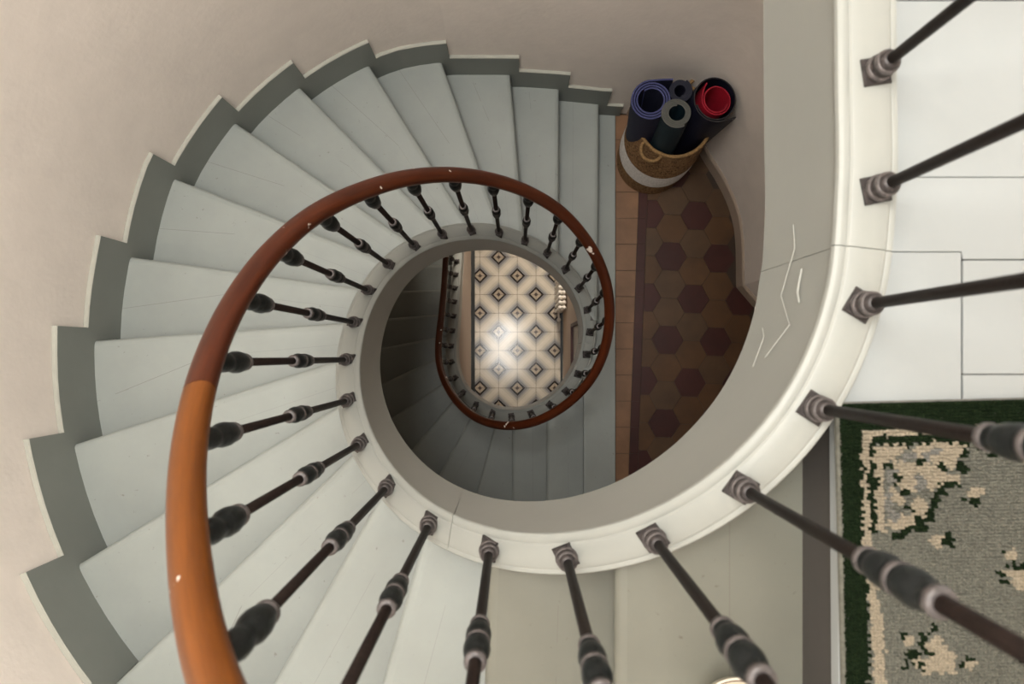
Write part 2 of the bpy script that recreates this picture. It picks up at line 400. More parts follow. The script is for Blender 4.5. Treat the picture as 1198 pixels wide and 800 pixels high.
def tread_mesh(parent, f, r, plan, mat=None):
    """f: this tread's nosing, r: nosing of the tread above (behind)."""
    z = f['z']; th = .034; back = .045
    inn = [f['i'], r['i'] + (r['i']-f['i']).normalized()*back]
    sp = arc_span(plan, r['s']-back, f['s'])
    outl = [p for p, t in sp]                           # from rear to front along the wall
    fd = (f['o']-f['i']); ln = fd.length; fdn = fd.normalized()
    rear_mid = (r['i']+r['o'])*.5
    g = Vector((-fdn.y, fdn.x, 0));
    if g.dot(rear_mid-f['i']) > 0: g = -g               # forward (downhill)
    prof = [(-.020, 0), (-.008, -.0015), (.0, -.006), (.004, -.013), (.004, -.022), (.0, -.029), (-.008, -th)]
    mb = MB(); uv = []
    # nose: profile extruded along the front edge
    V = []; 
    for e, base in enumerate((f['i'], f['o'])):
        for dx, dz in prof: V.append(Vector((base.x, base.y, z+dz))+g*(dx-.004))
    n = len(prof)
    F_ = [(j, j+1, n+j+1, n+j) for j in range(n-1)]
    top = [V[0], V[n]] + [Vector((p.x, p.y, z)) for p in reversed(outl[:-1])] + [Vector((inn[1].x, inn[1].y, z))]
    bot = [V[n-1], V[2*n-1]] + [Vector((p.x, p.y, z-th)) for p in reversed(outl[:-1])] + [Vector((inn[1].x, inn[1].y, z-th))]
    b0 = len(V); V += top; m = len(top); b1 = len(V); V += bot
    F_.append(list(range(b0, b0+m))); F_.append(list(range(b1, b1+m))[::-1])
    F_ += [(b0+j, b0+(j+1) % m, b1+(j+1) % m, b1+j) for j in range(1, m)]
    rd = r['d']
    def uvof(v):
        s = (v-f['i']).dot(fdn)/ln
        df = -(v-f['i']).dot(g); rr = max(.05, -((r['i']+(r['o']-r['i'])*max(0, min(1, s)))-f['i']).dot(g))
        return (s*ln, max(0, df/rr))
    U = [uvof(Vector((v.x, v.y, 0))) for v in V]
    o = mesh_obj('tread', V, F_, mat or M_tread, parent, uvs=U)
    return soft(o, 50)
def riser_mesh(parent, f, zb, mat=M_riser):
    d = (f['o']-f['i']).normalized(); g = Vector((-d.y, d.x, 0))
    c = (f['i']+f['o'])*.5
    return d, g
def add_riser(parent, f, r_mid, zlow, setback=.022):
    d = (f['o']-f['i']).normalized(); g = Vector((-d.y, d.x, 0))
    if g.dot(r_mid-f['i']) > 0: g = -g
    a = f['i']-g*setback; b = f['o']-g*setback
    mb = MB(); q = g*.018
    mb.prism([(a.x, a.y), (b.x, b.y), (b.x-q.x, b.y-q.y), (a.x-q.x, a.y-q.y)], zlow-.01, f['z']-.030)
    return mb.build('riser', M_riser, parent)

stair_up = empty('staircase', 'pale grey winding upper flight along the round wall, from white landing to hex tiles', 'staircase', loc=(-1.0, 0, Z_MID))
stair_lo = empty('staircase', 'shadowed lower flight seen through the stairwell, running down to the patterned hall floor', 'staircase', loc=(-.9, .5, 0))
for k in range(1, 18):
    tread_mesh(stair_up, nos_up[k], nos_up[k-1], outer_plan, M_tread_dark if k < 3 else M_tread)
mid = lambda n: (n['i']+n['o'])*.5
for k in range(0, 18):
    rm = mid(nos_up[k-1]) if k > 0 else Vector((1.2, -.9, 0))
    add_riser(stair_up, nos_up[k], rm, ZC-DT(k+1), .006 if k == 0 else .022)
for k in range(1, 19):
    tread_mesh(stair_lo, nos_lo[k], nos_lo[k-1], low_plan)
for k in range(0, 19):
    rm = mid(nos_lo[k-1]) if k > 0 else Vector((1.2, -.9, 0))
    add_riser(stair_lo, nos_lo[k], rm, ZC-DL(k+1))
# stepped skirting boards along the wall
def skirt(parent, nos, plan, k, ahead=.05, h=.212, last=False):
    s0, s1 = nos[k-1]['s']+ahead, nos[k]['s']+ahead
    if last: s1 = nos[k]['s']+ahead
    z = nos[k]['z']; sp = arc_span(plan, s0, s1, .012); mb = MB()
    def loop(i):
        p, t = sp[i]; nn = Vector((t.y, -t.x, 0)).normalized()       # towards the stair
        a, b = p+nn*.001, p+nn*.018
        zb = z-.185 if s0+(s1-s0)*i/(len(sp)-1) > nos[k]['s']+.004 else z-.02
        return [Vector((a.x, a.y, zb)), Vector((a.x, a.y, z+h)), Vector((b.x-nn.x*.004, b.y-nn.y*.004, z+h)), Vector((b.x, b.y, z+h-.004)), Vector((b.x, b.y, zb))]
    mb.sweep(sp, loop)
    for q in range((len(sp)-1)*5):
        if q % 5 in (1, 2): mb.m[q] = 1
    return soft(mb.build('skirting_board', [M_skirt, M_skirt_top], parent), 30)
for k in range(1, 18): skirt(stair_up, nos_up, outer_plan, k)
for k in range(1, 19): skirt(stair_lo, nos_lo, low_plan, k, .04, .19)
nos_land = dict(nos_up); nos_land[18] = dict(s=nos_up[17]['s']+.10, z=Z_MID)
skirt(stair_up, nos_land, outer_plan, 18, .05, .16)

# ------------------------------------------------------------------ inner string (solid curved face with beaded capping)
def string_piece(parent, k0, k1, hfun):
    ks = list(range(k0, k1+1)); mb = MB()
    def off(k):
        i = k/SUB+I0
        w = float(np.interp(i, [-3, 0, 4], [1.5, 1.15, 1.0]))
        return w
    def loop(q):
        k = ks[q]; p = path[k]; n = inward(path, k); h = hfun(k/SUB+I0); w = off(k)
        i_ = .036*w; o_ = -.038
        zs = [(o_, -.030), (o_-.003, -.022), (o_-.003, -.008), (o_, -.003), (o_+.006, -.0022), (o_+.009, -.0036), (o_+.012, -.0015), (o_+.014, 0),
              (i_-.017, 0), (i_-.015, -.0012), (i_-.012, -.0038), (i_-.009, -.0022), (i_, -.002), (i_+.006, -.006), (i_+.008, -.014), (i_+.006, -.022), (i_, -.027),
              (i_-.002, -.035), (i_-.002, -h+.006), (i_-.008, -h), (o_+.004, -h), (o_+.002, -h+.01)]
        return [Vector((p.x, p.y, p.z+dz))+n*dx for dx, dz in zs]
    mb.sweep(ks, loop)
    return soft(mb.build('string', M_string, parent), 38)
H_STR = lambda i: float(np.interp(i, [-8, -2.6, -2.4, 0, 3, 7, 10, 16, 20, 26, 40], [.375, .375, .385, .37, .36, .40, .43, .43, .40, .38, .40]))
def pk(i): return par(i)
seams = [-8, -2.5, 3.625, 21.5, 53]
k_end = len(path)-1
pieces = [(0, pk(-2.5)), (pk(-2.5), pk(3.625)), (pk(3.625), pk(21.5)), (pk(21.5), k_end)]
# a hairline gap at each joint: nudge the end samples by a millimetre
saved = [p.copy() for p in path]
for n_, (a, b) in enumerate(pieces):
    pa, pb = path[a].copy(), path[b].copy()
    if n_ > 0: path[a] = pa + tan_at(saved, a)*.0007
    if n_ < 3: path[b] = pb - tan_at(saved, b)*.0007
    string_piece(stair_lo if n_ == 3 else stair_up, a, b, H_STR)
    path[a], path[b] = pa, pb
# bare-plaster scratches on the inner face
def face_at(u, v):
    best = None
    for D in np.arange(1.14, 1.62, .004):
        q = W(u, v, D)
        for k in range(par(-3.5), par(1)):
            n = inward(path, k); p = path[k]+n*.052
            e = (p.x-q.x)**2+(p.y-q.y)**2
            if best is None or e < best[0]: best = (e, Vector((p.x, p.y, q.z))+n*.002)
    return best[1]
for pts, r in (([(932, 268), (933, 296), (915, 349), (925, 385), (896, 424)], .0009), ([(940, 320), (933, 336), (936, 353)], .0018), ([(893, 380), (895, 400), (882, 425)], .0008)):
    mb = MB(); mb.tube([face_at(*p) for p in pts], r, 6)
    mb.build('plaster_scar', M_crack, stair_up)

# ------------------------------------------------------------------ banister
ban = empty('banister', 'curving orange-brown wooden handrail on dark iron balusters inside the winding stairs', 'banister', loc=(.606, 1.46, ZC-1.15))
def rail_piece(k0, k1, mat):
    ks = list(range(k0, k1+1)); L = 0; seg = 16; V = []; Fc = []; U = []
    for q, k in enumerate(ks):
        p = rail[k]; t = tan_at(rail, k); n = inward(rail, k); up = n.cross(t).normalized()
        if up.z < 0: up = -up
        i = k/SUB+I0; w = float(np.interp(i, [4, 9, 14, 20, 40], [.0295, .0275, .0255, .0245, .0225]))
        if q: L += (rail[k]-rail[ks[q-1]]).length
        for j in range(seg):
            a = 2*PI*j/seg; ca, sa = math.cos(a), math.sin(a)
            x = w*math.copysign(abs(ca)**.85, ca); y = w*.84*math.copysign(abs(sa)**.85, sa)
            V.append(p+n*x+up*y); U.append((L*.35, j/seg*.8))
    m = len(ks)
    for q in range(m-1): Fc += [(q*seg+j, q*seg+(j+1) % seg, (q+1)*seg+(j+1) % seg, (q+1)*seg+j) for j in range(seg)]
    Fc += [list(range(seg))[::-1], [(m-1)*seg+j for j in range(seg)]]
    return soft(mesh_obj('handrail', V, Fc, mat, ban, uvs=U), 60)
kj = par(7.625)
rj = rail[kj].copy()
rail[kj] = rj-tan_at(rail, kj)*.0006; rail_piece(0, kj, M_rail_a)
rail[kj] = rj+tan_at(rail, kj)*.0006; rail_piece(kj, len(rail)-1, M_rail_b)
rail[kj] = rj
# one baluster of unit design, copied with its collars and knobs
LB = 1.05
def lathe_me(name, prof, mat, seg=16):
    mb = MB(); mb.lathe(prof, seg)
    me = bpy.data.meshes.new(name); me.from_pydata([tuple(v) for v in mb.v], [], mb.f); me.materials.append(mat)
    me.polygons.foreach_set('use_smooth', [True]*len(me.polygons))
    me.update(); return me
me_shaft = lathe_me('baluster', [(.0092, .03), (.0092, LB-.015)], M_iron, 14)
me_foot = lathe_me('foot_collar', [(.0205, .006), (.0222, .011), (.0222, .019), (.0175, .024), (.0175, .028), (.0200, .033), (.0200, .040), (.0155, .045), (.0150, .050), (.0092, .053)], M_plate, 18)
def knob_prof(z0, z1, R):
    h = z1-z0; P = []
    for t, r in ((0, .5), (.04, .74), (.10, .76), (.14, .70), (.17, .84), (.24, .96), (.32, 1.0), (.40, .96), (.455, .86), (.47, .92), (.53, .92), (.545, .86), (.60, .97), (.68, 1.02), (.76, .97), (.83, .84), (.86, .72), (.90, .78), (.97, .76), (1, .5)):
        P.append((R*r, z0+h*t))
    return P
me_knob = lathe_me('knob', knob_prof(.428, .566, .0195), M_knob, 18)
def ring_me(name, zs, R):
    mb = MB()
    for z in zs: mb.lathe([(R*.72, z-.006), (R, z-.005), (R*1.04, z), (R, z+.005), (R*.72, z+.006)], 18)
    me = bpy.data.meshes.new(name); me.from_pydata([tuple(v) for v in mb.v], [], mb.f); me.materials.append(M_ring)
    me.polygons.foreach_set('use_smooth', [True]*len(me.polygons)); me.update(); return me
me_rings = ring_me('knob_ring', (.432,), .0155); me_rings2 = ring_me('knob_ring', (.562,), .0155)
me_ring_mid = ring_me('knob_ring', (.497,), .0182); me_ring_foot = ring_me('foot_ring', (.016,), .0222); me_ring_foot2 = ring_me('foot_ring', (.038,), .0196); me_ring_top = ring_me('knob_ring', (.882,), .0185)
me_top = lathe_me('cap_knob', [(.009, .868), (.015, .872), (.017, .880), (.0165, .886), (.020, .896), (.0228, .915), (.0228, .932), (.019, .950), (.0165, .956), (.0195, .970), (.020, .985), (.017, 1.0), (.014, 1.012), (.012, 1.03)], M_knob, 18)
mb = MB(); mb.lathe([(.0325, -.001), (.0325, .004), (.029, .007)], 4, Matrix.Rotation(PI/4, 4, 'Z'))
me_plate = bpy.data.meshes.new('base_plate'); me_plate.from_pydata([tuple(v) for v in mb.v], [], mb.f); me_plate.materials.append(M_plate_d); me_plate.update()
def sub(name, me, M, parent):
    o = bpy.data.objects.new(name, me); link(o); o.parent = parent; o.matrix_parent_inverse = parent.matrix_world.inverted(); o.matrix_world = M; return o
for i in list(range(-8, 0)) + list(range(0, I0+len(foot)-3)):
    k = par(i); p = saved[k]; q = rail[k]
    ax = (q-p); L_ = ax.length; ax.normalize()
    t = tan_at(saved, k); x = (t-ax*t.dot(ax)).normalized(); y = ax.cross(x)
    R = Matrix((x, y, ax)).transposed().to_4x4()
    M = Matrix.Translation(p) @ R @ Matrix.Diagonal((1, 1, L_/LB, 1))
    b = bpy.data.objects.new('baluster', me_shaft); link(b); b.parent = ban; b.matrix_parent_inverse = ban.matrix_world.inverted(); b.matrix_world = M
    bpy.context.view_layer.update()
    n = inward(saved, k); up = n.cross(t).normalized(); up = up if up.z > 0 else -up
    Mp = Matrix.Translation(p) @ Matrix((t, up.cross(t).normalized(), up)).transposed().to_4x4() @ Matrix.Rotation(random.uniform(-.3, .3), 4, 'Z')
    sub('base_plate', me_plate, Mp, b)
    sub('foot_collar', me_foot, M, b); sub('foot_ring', me_ring_foot, M, b); sub('foot_ring', me_ring_foot2, M, b); sub('knob', me_knob, M, b); sub('knob_ring', me_rings, M, b); sub('knob_ring', me_rings2, M, b); sub('knob_ring', me_ring_mid, M, b); sub('knob_ring', me_ring_top, M, b); sub('cap_knob', me_top, M, b)

# ------------------------------------------------------------------ floors
# upper landing: white boards with open joints over a dark sub floor
edge = [(path[k]+inward(path, k)*-.020) for k in range(0, par(.6))]
def boards():
    mb = MB(); T = .03
    zt = Z_UP; z0 = zt-T
    ka = [k for k in range(0, len(edge))]
    lo = [e for e in edge if e.y < .1782 and e.x > .570]
    hi = [e for e in edge if e.y >= .1795]
    xa = .787
    # long edge board beside the stair head, running under the rug
    ycut = lo[-1].y
    A = [(xa-.0015, .1782)] + [(lo[0].x, .1782)] + [(e.x, e.y) for e in lo] + [(.566, ycut), (.578, -1.60), (xa-.0015, -1.60)]
    mb.prism(A, z0, zt)
    GH = .0008
    ys = [.165, -.0365, -.25, -.47, -.69, -.91, -1.13, -1.35, -1.60]
    for a, b in zip(ys[:-1], ys[1:]): mb.prism([(xa+.002, b+GH), (2.6, b+GH), (2.6, a-GH), (xa+.002, a-GH)], z0, zt)
    mb.prism([(.600, .1795), (xa-.001, .1795), (xa+.002, .1662), (2.6, .1662), (2.6, .3095), (.600, .3095)], z0, zt)
    for a, b in ((.3106, .62), (.622, .95), (.952, 1.25), (1.252, 1.50)):
        mb.prism([(.600, a), (2.6, a), (2.6, b), (.600, b)], z0, zt)
    return mb.build('floor_upper', M_board)
fu = struct(bev(boards(), .0012, 1))
mb = MB(); sub_ = [(e.x+.012, e.y) for e in edge if e.x > .585] ; 
mb.prism([(2.6, 1.5)] + sub_ + [(.592, -.12), (.600, -1.60), (2.6, -1.60)], Z_UP-.16, Z_UP-.0305)
struct(mb.build('floor_upper_base', M_gap))
# half landing: grout bed, terracotta squares, oxblood strip, hexagons
X_TR = .632
land_edge = [(p.x, p.y) for p in [path[k] for k in range(par(18.6), par(22.6))]]
mb = MB(); mb.prism([(X_TR, -1.6), (1.5, -1.6), (1.5, 1.52), (X_TR, 1.52)], Z_MID-.20, Z_MID-.004)
struct(mb.build('floor_middle', M_grout))
trim_poly = [(X_TR-.0015, -1.605), (X_TR-.0015, 1.495), (.50, 1.505), (.50, land_edge[0][1])] + [e for e in land_edge if e[1] < land_edge[0][1]-.001] + [(.432, land_edge[-1][1]-.02), (.432, -1.605)]
mb = MB(); mb.prism(trim_poly, Z_MID-.034, Z_MID)
o = bev(mb.build('nosing_board', M_tread, stair_lo), .004, 2)
th = -math.radians(2.3)
ex, ey = Vector((math.cos(th), math.sin(th), 0)), Vector((-math.sin(th), math.cos(th), 0))
O = Vector((1.116, .340, 0))                           # centre of one dark hexagon
a_ = .1735; GAP = .0016
clip = [(X_TR+.001, -1.6), (1.5, -1.6), (1.5, .29), (1.39, .41), (1.388, .65), (1.37, .812), (1.328, .945), (1.262, 1.08), (1.174, 1.22), (1.104, 1.318), (1.026, 1.397), (.928, 1.453), (.80, 1.486), (X_TR+.001, 1.493)]
def clip_poly(poly, axis_n, c):                        # keep points with dot(n,p) >= c
    out = []
    for i in range(len(poly)):
        p, q = poly[i], poly[(i+1) % len(poly)]; dp = axis_n[0]*p[0]+axis_n[1]*p[1]-c; dq = axis_n[0]*q[0]+axis_n[1]*q[1]-c
        if dp >= 0: out.append(p)
        if dp*dq < 0:
            t = dp/(dp-dq); out.append((p[0]+(q[0]-p[0])*t, p[1]+(q[1]-p[1])*t))
    return out
tiles = MB()
x_strip0, x_strip1 = None, None
# strip line through surveyed points (752,100/2+180) .. (740,550)
S1, S2 = W(757.5, 230, D_MID), W(746, 550, D_MID)
def strip_x(y): return S1.x+(S2.x-S1.x)*(y-S1.y)/(S2.y-S1.y)
sn = Vector((S1.y-S2.y, -(S1.x-S2.x), 0)).normalized()   # pointing to +x
sc_ = sn.x*S1.x+sn.y*S1.y
R3 = a_/math.sqrt(3)
for r in range(-14, 12):
    for c in range(-14, 14):
        # flat-top hexagon lattice: columns step 1.5R, rows step a
        cx = c*1.5*R3; cy = r*a_+(a_/2 if c % 2 else 0)
        ctr = O+ex*cx+ey*cy
        if not (.55 < ctr.x < 1.6 and -1.75 < ctr.y < 1.6): continue
        q_, s_ = c, r-(c-(c & 1))//2                     # axial coordinates
        dark = (q_-s_) % 3 == 0
        poly = [(ctr+ex*((R3-GAP)*math.cos(PI/3*j))+ey*((R3-GAP)*math.sin(PI/3*j))) for j in range(6)]
        poly = [(p.x, p.y) for p in poly]
        poly = clip_poly(poly, (sn.x, sn.y), sc_+.0015)
        if len(poly) < 3: continue
        cxm = sum(p[0] for p in poly)/len(poly); cym = sum(p[1] for p in poly)/len(poly)
        poly = clip_poly(poly, (-1, 0), -1.5); poly = clip_poly(poly, (0, 1), -1.6) if len(poly) > 2 else poly
        if len(poly) < 3 or not inside((cxm, cym), clip): continue
        tiles.prism(poly, Z_MID-.006, Z_MID+random.uniform(-.0006, .0006), 0 if dark else random.choice((1, 1, 2)))
y = -1.6
mat_i = []
while y < 1.49:                                         # oxblood strip pieces and terracotta squares
    y1 = min(y+.163, 1.49)
    def xs(yy, d): return (sc_-sn.y*yy)/sn.x-d
    tiles.prism([(xs(y, .054), y+.0012), (xs(y, .0015), y+.0012), (xs(y1, .0015), y1-.0012), (xs(y1, .054), y1-.0012)], Z_MID-.006, Z_MID, 0)
    tiles.prism([(X_TR+.001, y+.0015), (xs(y, .0565), y+.0015), (xs(y1, .0565), y1-.0015), (X_TR+.001, y1-.0015)], Z_MID-.006, Z_MID+random.uniform(-.0005, .0005), 3)
    y = y1
struct(tiles.build('floor_middle_tiles', [M_hex_dark, M_hex_tan, M_hex_tan2, M_terra]))
# hall floor
XL, XR = -.476, .535
mb = MB(); mb.box((-1.7, -2.2, -.15), (XR+.1, 4.2, 0)); struct(mb.build('floor_ground', M_cement))
mb = MB()
mb.box((XL+.002, -.9, -.01), (XL+.044, 4.0, .0015)); mb.box((XR-.030, -2.0, -.01), (XR-.004, 4.0, .0015))
struct(mb.build('trim_1', M_border))

# ------------------------------------------------------------------ walls
Z_CEIL = 9.35
low_round = [q for q in round_ if q[1] < .02]
struct(strip_wall('wall_left', [(.6, -1.61)]+[p for p in round_ if True], [0.0]*(1+len(low_round)) + [Z_MID-.35]*(len(round_)-len(low_round)), Z_CEIL))
north_pts = [round_[-1]]+north+curve
struct(strip_wall('wall_back', north_pts, Z_MID-.2, Z_CEIL if False else Z_UP-.17, flip=False))
struct(strip_wall('wall_back_upper', [round_[-1]]+north+[(1.5, 1.49), (2.6, 1.49)], Z_UP-.17, Z_CEIL))
struct(strip_wall('wall_front', [(.6, -1.61), (2.72, -1.62)], 0, Z_CEIL, flip=True))
mb = MB(); mb.box((2.6, -1.62, Z_UP-.17), (2.75, 1.6, Z_CEIL)); struct(mb.build('wall_right', M_wall))
mb = MB(); mb.box((1.5, -1.62, 0), (1.62, .30, Z_UP-.17)); struct(mb.build('wall_right_middle', M_wall))
mb = MB(); mb.box((-1.75, -1.75, 9.3), (2.8, 1.75, 9.4)); struct(mb.build('ceiling', M_ceil))
# curved baseboard of the half landing
def baseboard(pts, z, h, th, name, mat):
    P = [Vector((p[0], p[1], 0)) for p in pts]; n = len(P); mb = MB()
    def loop(i):
        t = (P[min(i+1, n-1)]-P[max(i-1, 0)]).normalized(); nn = Vector((t.y, -t.x, 0))
        a, b = P[i]-nn*.002, P[i]+nn*th
        return [Vector((a.x, a.y, z)), Vector((a.x, a.y, z+h)), Vector((b.x-nn.x*.008, b.y-nn.y*.008, z+h)), Vector((b.x, b.y, z+h-.012)), Vector((b.x, b.y, z))]
    mb.sweep(P, loop); return struct(soft(mb.build(name, mat), 30))
M_base = paint('baseboard_paint', (.42, .34, .27), .5, .05)
bb = cr_path([Vector((p[0], p[1], 0)) for p in [(.70, 1.499), (.80, 1.495)]+curve[:-1]], 4)
baseboard([(p.x, p.y) for p in bb]+[(1.50, .30)], Z_MID-.003, .125, .014, 'baseboard_right', M_base)
# hall: wall under the lower flight, wall below the half landing
ks = list(range(par(30.5), k_end+1, 2))
def span_wall():
    mb = MB(); zs = [(-.42, None)] + [(path[k].y, k) for k in ks if path[k].y > -.30]
    k_first = next(k for k in ks if path[k].y > -.30)
    def loop(i):
        yy, k = zs[i]; k = k_first if k is None else k
        z1 = max(.06, path[k].z-H_STR(k/SUB+I0)+.03)
        return [Vector((XL, yy, 0)), Vector((XL, yy, z1)), Vector((XL-.05, yy, z1)), Vector((XL-.05, yy, 0))]
    mb.sweep(zs, loop); return mb.build('wall_hall_left', M_wall_hall)
struct(span_wall())
mb = MB(); mb.box((XR, -1.61, 0), (XR+.10, 4.2, Z_MID-.21)); struct(mb.build('wall_hall_right', M_wall_hall))
mb = MB(); mb.box((-1.75, 4.1, 0), (XR+.10, 4.2, Z_MID+.2)); struct(mb.build('wall_hall_back', M_wall_hall))
mb = MB(); mb.box((-1.72, 0.05, 0), (-1.601, 4.2, Z_MID-.2)); struct(mb.build('wall_hall_outer', M_wall_hall))
mb = MB(); mb.box((-1.75, 1.7, Z_MID-.2), (XR+.10, 4.2, Z_MID-.05)); struct(mb.build('ceiling_hall', M_ceil))

# ------------------------------------------------------------------ rug
def rug():
    E = []                                              # shapes in survey units (5 per px from (960,480))
    def el(c, *a): 
        for x in a: E.append((c, 'e', x))
    def pg(c, *p): E.append((c, 'p', p))
    C, Dk, Mg = 2, 1, 3
    pg(C, (232,190),(1075,180),(1075,232),(300,232),(285,300),(275,800),(300,1200),(335,1300),(335,1700),(270,1700),(250,1250),(222,800),(225,560))
    pg(Dk, (290,236),(880,225),(885,275),(320,285),(318,800),(268,800),(262,400))
    pg(C, (290,300),(480,275),(490,310),(420,370),(350,400),(355,520),(335,540),(355,570),(355,800),(300,800),(310,690),(292,560),(320,500),(300,400))
    pg(C, (520,300),(640,265),(800,275),(832,350),(770,380),(790,440),(740,440),(650,400),(590,380),(520,345))
    el(Mg, (640,345,55,32), (400,470,38,48), (500,350,35,25)); el(C, (650,365,35,14))
    el(Dk, (680,425,55,22), (410,405,50,20), (835,300,22,60), (815,420,30,45), (580,388,38,18), (500,285,14,20))
    el(C, (490,430,68,52), (600,425,62,30), (640,485,78,66), (760,490,42,22), (520,520,60,45), (470,500,40,35), (680,455,40,25))
    el(Mg, (565,510,36,52))
    el(Dk, (740,532,62,22), (470,565,36,32), (680,565,30,18), (640,625,26,38), (430,480,18,30))
    el(C, (420,610,50,28), (440,580,30,18), (560,655,52,62), (590,715,18,20), (440,735,80,48), (400,545,35,18)); el(Mg, (410,705,48,36), (372,600,22,70))
    el(Dk, (503,652,24,22), (622,695,26,42), (560,755,36,46), (500,785,38,20))
    el(Dk, (985,355,36,18), (925,315,20,22)); el(C, (965,255,70,62), (985,310,38,28))
    el(Dk, (870,630,48,20), (822,600,15,22)); el(C, (880,578,42,32), (905,555,25,18))
    y = 800
    el(Dk, (400,265+y,36,48), (430,15+y,50,24), (720,50+y,42,48), (340,160+y,26,30)); el(C, (310,250+y,66,66), (275,310+y,30,60), (355,255+y,35,25), (255,115+y,20,35), (650,50+y,46,46))
    el(Dk, (1050,110+y,25,18), (1030,250+y,25,25), (1090,208+y,42,15), (1160,210+y,28,28), (1060,300+y,40,15), (1130,345+y,20,14)); el(C, (1085,135+y,40,32), (1160,290+y,80,56), (1090,248+y,52,22))
    el(Dk, (440,605+y,26,30), (620,570+y,28,28), (560,630+y,26,42), (500,715+y,56,24), (460,760+y,24,34), (600,800+y,40,20)); el(C, (480,630+y,38,32))
    pg(C, (640,600+y),(690,660+y),(740,720+y),(745,830+y),(560,830+y),(480,745+y),(570,730+y),(560,660+y)); el(Dk, (580,702+y,20,20), (540,790+y,26,18))
    el(Dk, (820,745+y,30,15), (780,785+y,20,22), (1135,740+y,26,44), (1180,688+y,32,20)); el(C, (835,785+y,32,22), (1185,735+y,26,34))
    r2 = random.Random(3)
    for _ in range(26):
        cx, cy = r2.uniform(500, 1700), r2.uniform(300, 2300)
        if cx < 1230 and cy < 1620: continue
        el(Dk, (cx+20, cy+28, 50, 30)); el(C, (cx, cy, r2.uniform(30, 70), r2.uniform(25, 55)))
    p5 = .00594/4.0                                     # metres per survey unit (D about 1.185)
    p5 = 1.185/F/5
    Wd, Ln, st = .92, 1.24, .0058
    nx, ny = int(Wd/st), int(Ln/st)
    gx, gy = np.meshgrid((np.arange(nx)+.5)*st, (np.arange(ny)+.5)*st, indexing='ij')
    mx, my = np.minimum(gx, Wd-gx), np.minimum(gy, Ln-gy)
    X = mx/p5+95+rng.normal(0, 7, mx.shape); Y = my/p5+35+rng.normal(0, 7, mx.shape)
    lean = np.clip((my/p5-300)/1300, 0, 1)*45           # left border drifts with the weave
    Xs = X-lean*0
    cls = np.zeros(X.shape, int)
    cls[(Xs < 238) | (Y < 188)] = 1
    for c, typ, d in E:
        if typ == 'e': m = ((Xs-d[0])/d[2])**2+((Y-d[1])/d[3])**2 < 1
        else:
            m = np.zeros(X.shape, bool); n = len(d); j = n-1
            for i in range(n):
                xi, yi = d[i]; xj, yj = d[j]
                with np.errstate(divide='ignore', invalid='ignore'):
                    t = ((yi > Y) != (yj > Y)) & (Xs < (xj-xi)*(Y-yi)/(yj-yi if yj != yi else 1e-9)+xi)
                m ^= t; j = i
        cls[m] = c
    cls = cls.ravel(); bx = gx.ravel(); by = gy.ravel(); n = len(bx)
    h = .010+rng.normal(0, .0012, n)+(cls == 1)*.001; jx = rng.normal(0, .0007, n); jy = rng.normal(0, .0007, n); s0 = st*.56; s1 = st*.36
    q = np.array([(-1, -1), (1, -1), (1, 1), (-1, 1)])
    V = np.zeros((n, 8, 3)); base = .003
    for j in range(4):
        V[:, j] = np.stack([bx+q[j, 0]*s0, by+q[j, 1]*s0, np.full(n, base)], 1)
        V[:, 4+j] = np.stack([bx+jx+q[j, 0]*s1, by+jy+q[j, 1]*s1, base+h+rng.normal(0, .0005, n)], 1)
    fq = np.array([(4, 5, 6, 7), (0, 1, 5, 4), (1, 2, 6, 5), (2, 3, 7, 6), (3, 0, 4, 7)])
    Fc = (np.arange(n)[:, None, None]*8+fq[None]).reshape(-1, 4)
    Vr = V.reshape(-1, 3).copy()
    Vr[:, 1] = -Vr[:, 1]
    root = empty('rug', 'dark green bordered rug with cream flowers, lying on the white landing boards', 'rug', loc=(.564, -.088, Z_UP))
    me = bpy.data.meshes.new('pile')
    me.vertices.add(len(Vr)); me.vertices.foreach_set('co', Vr.ravel())
    me.loops.add(Fc.size); me.loops.foreach_set('vertex_index', Fc[:, ::-1].ravel().astype(np.int32))
    me.polygons.add(len(Fc)); me.polygons.foreach_set('loop_start', (np.arange(len(Fc))*4).astype(np.int32))
    for m in (M_rug_g, M_rug_d, M_rug_c, M_rug_m): me.materials.append(m)
    me.polygons.foreach_set('material_index', np.repeat(cls, 5).astype(np.int32))
    me.update(calc_edges=True); me.validate()
    o = bpy.data.objects.new('pile', me); link(o); o.parent = root; o['kind'] = 'stuff'
    mb = MB(); mb.box((-.003, -Ln-.003, .0005), (Wd+.003, .003, .005)); b = mb.build('backing', M_rug_m); b.parent = root
    mb = MB()
    mb.tube([(.0, 0, .007), (.0, -Ln, .007)], .006, 8); b2 = mb.build('edging', M_rug_g); b2.parent = root
    root.rotation_euler = (0, 0, math.radians(1.4))
    return root
rug()

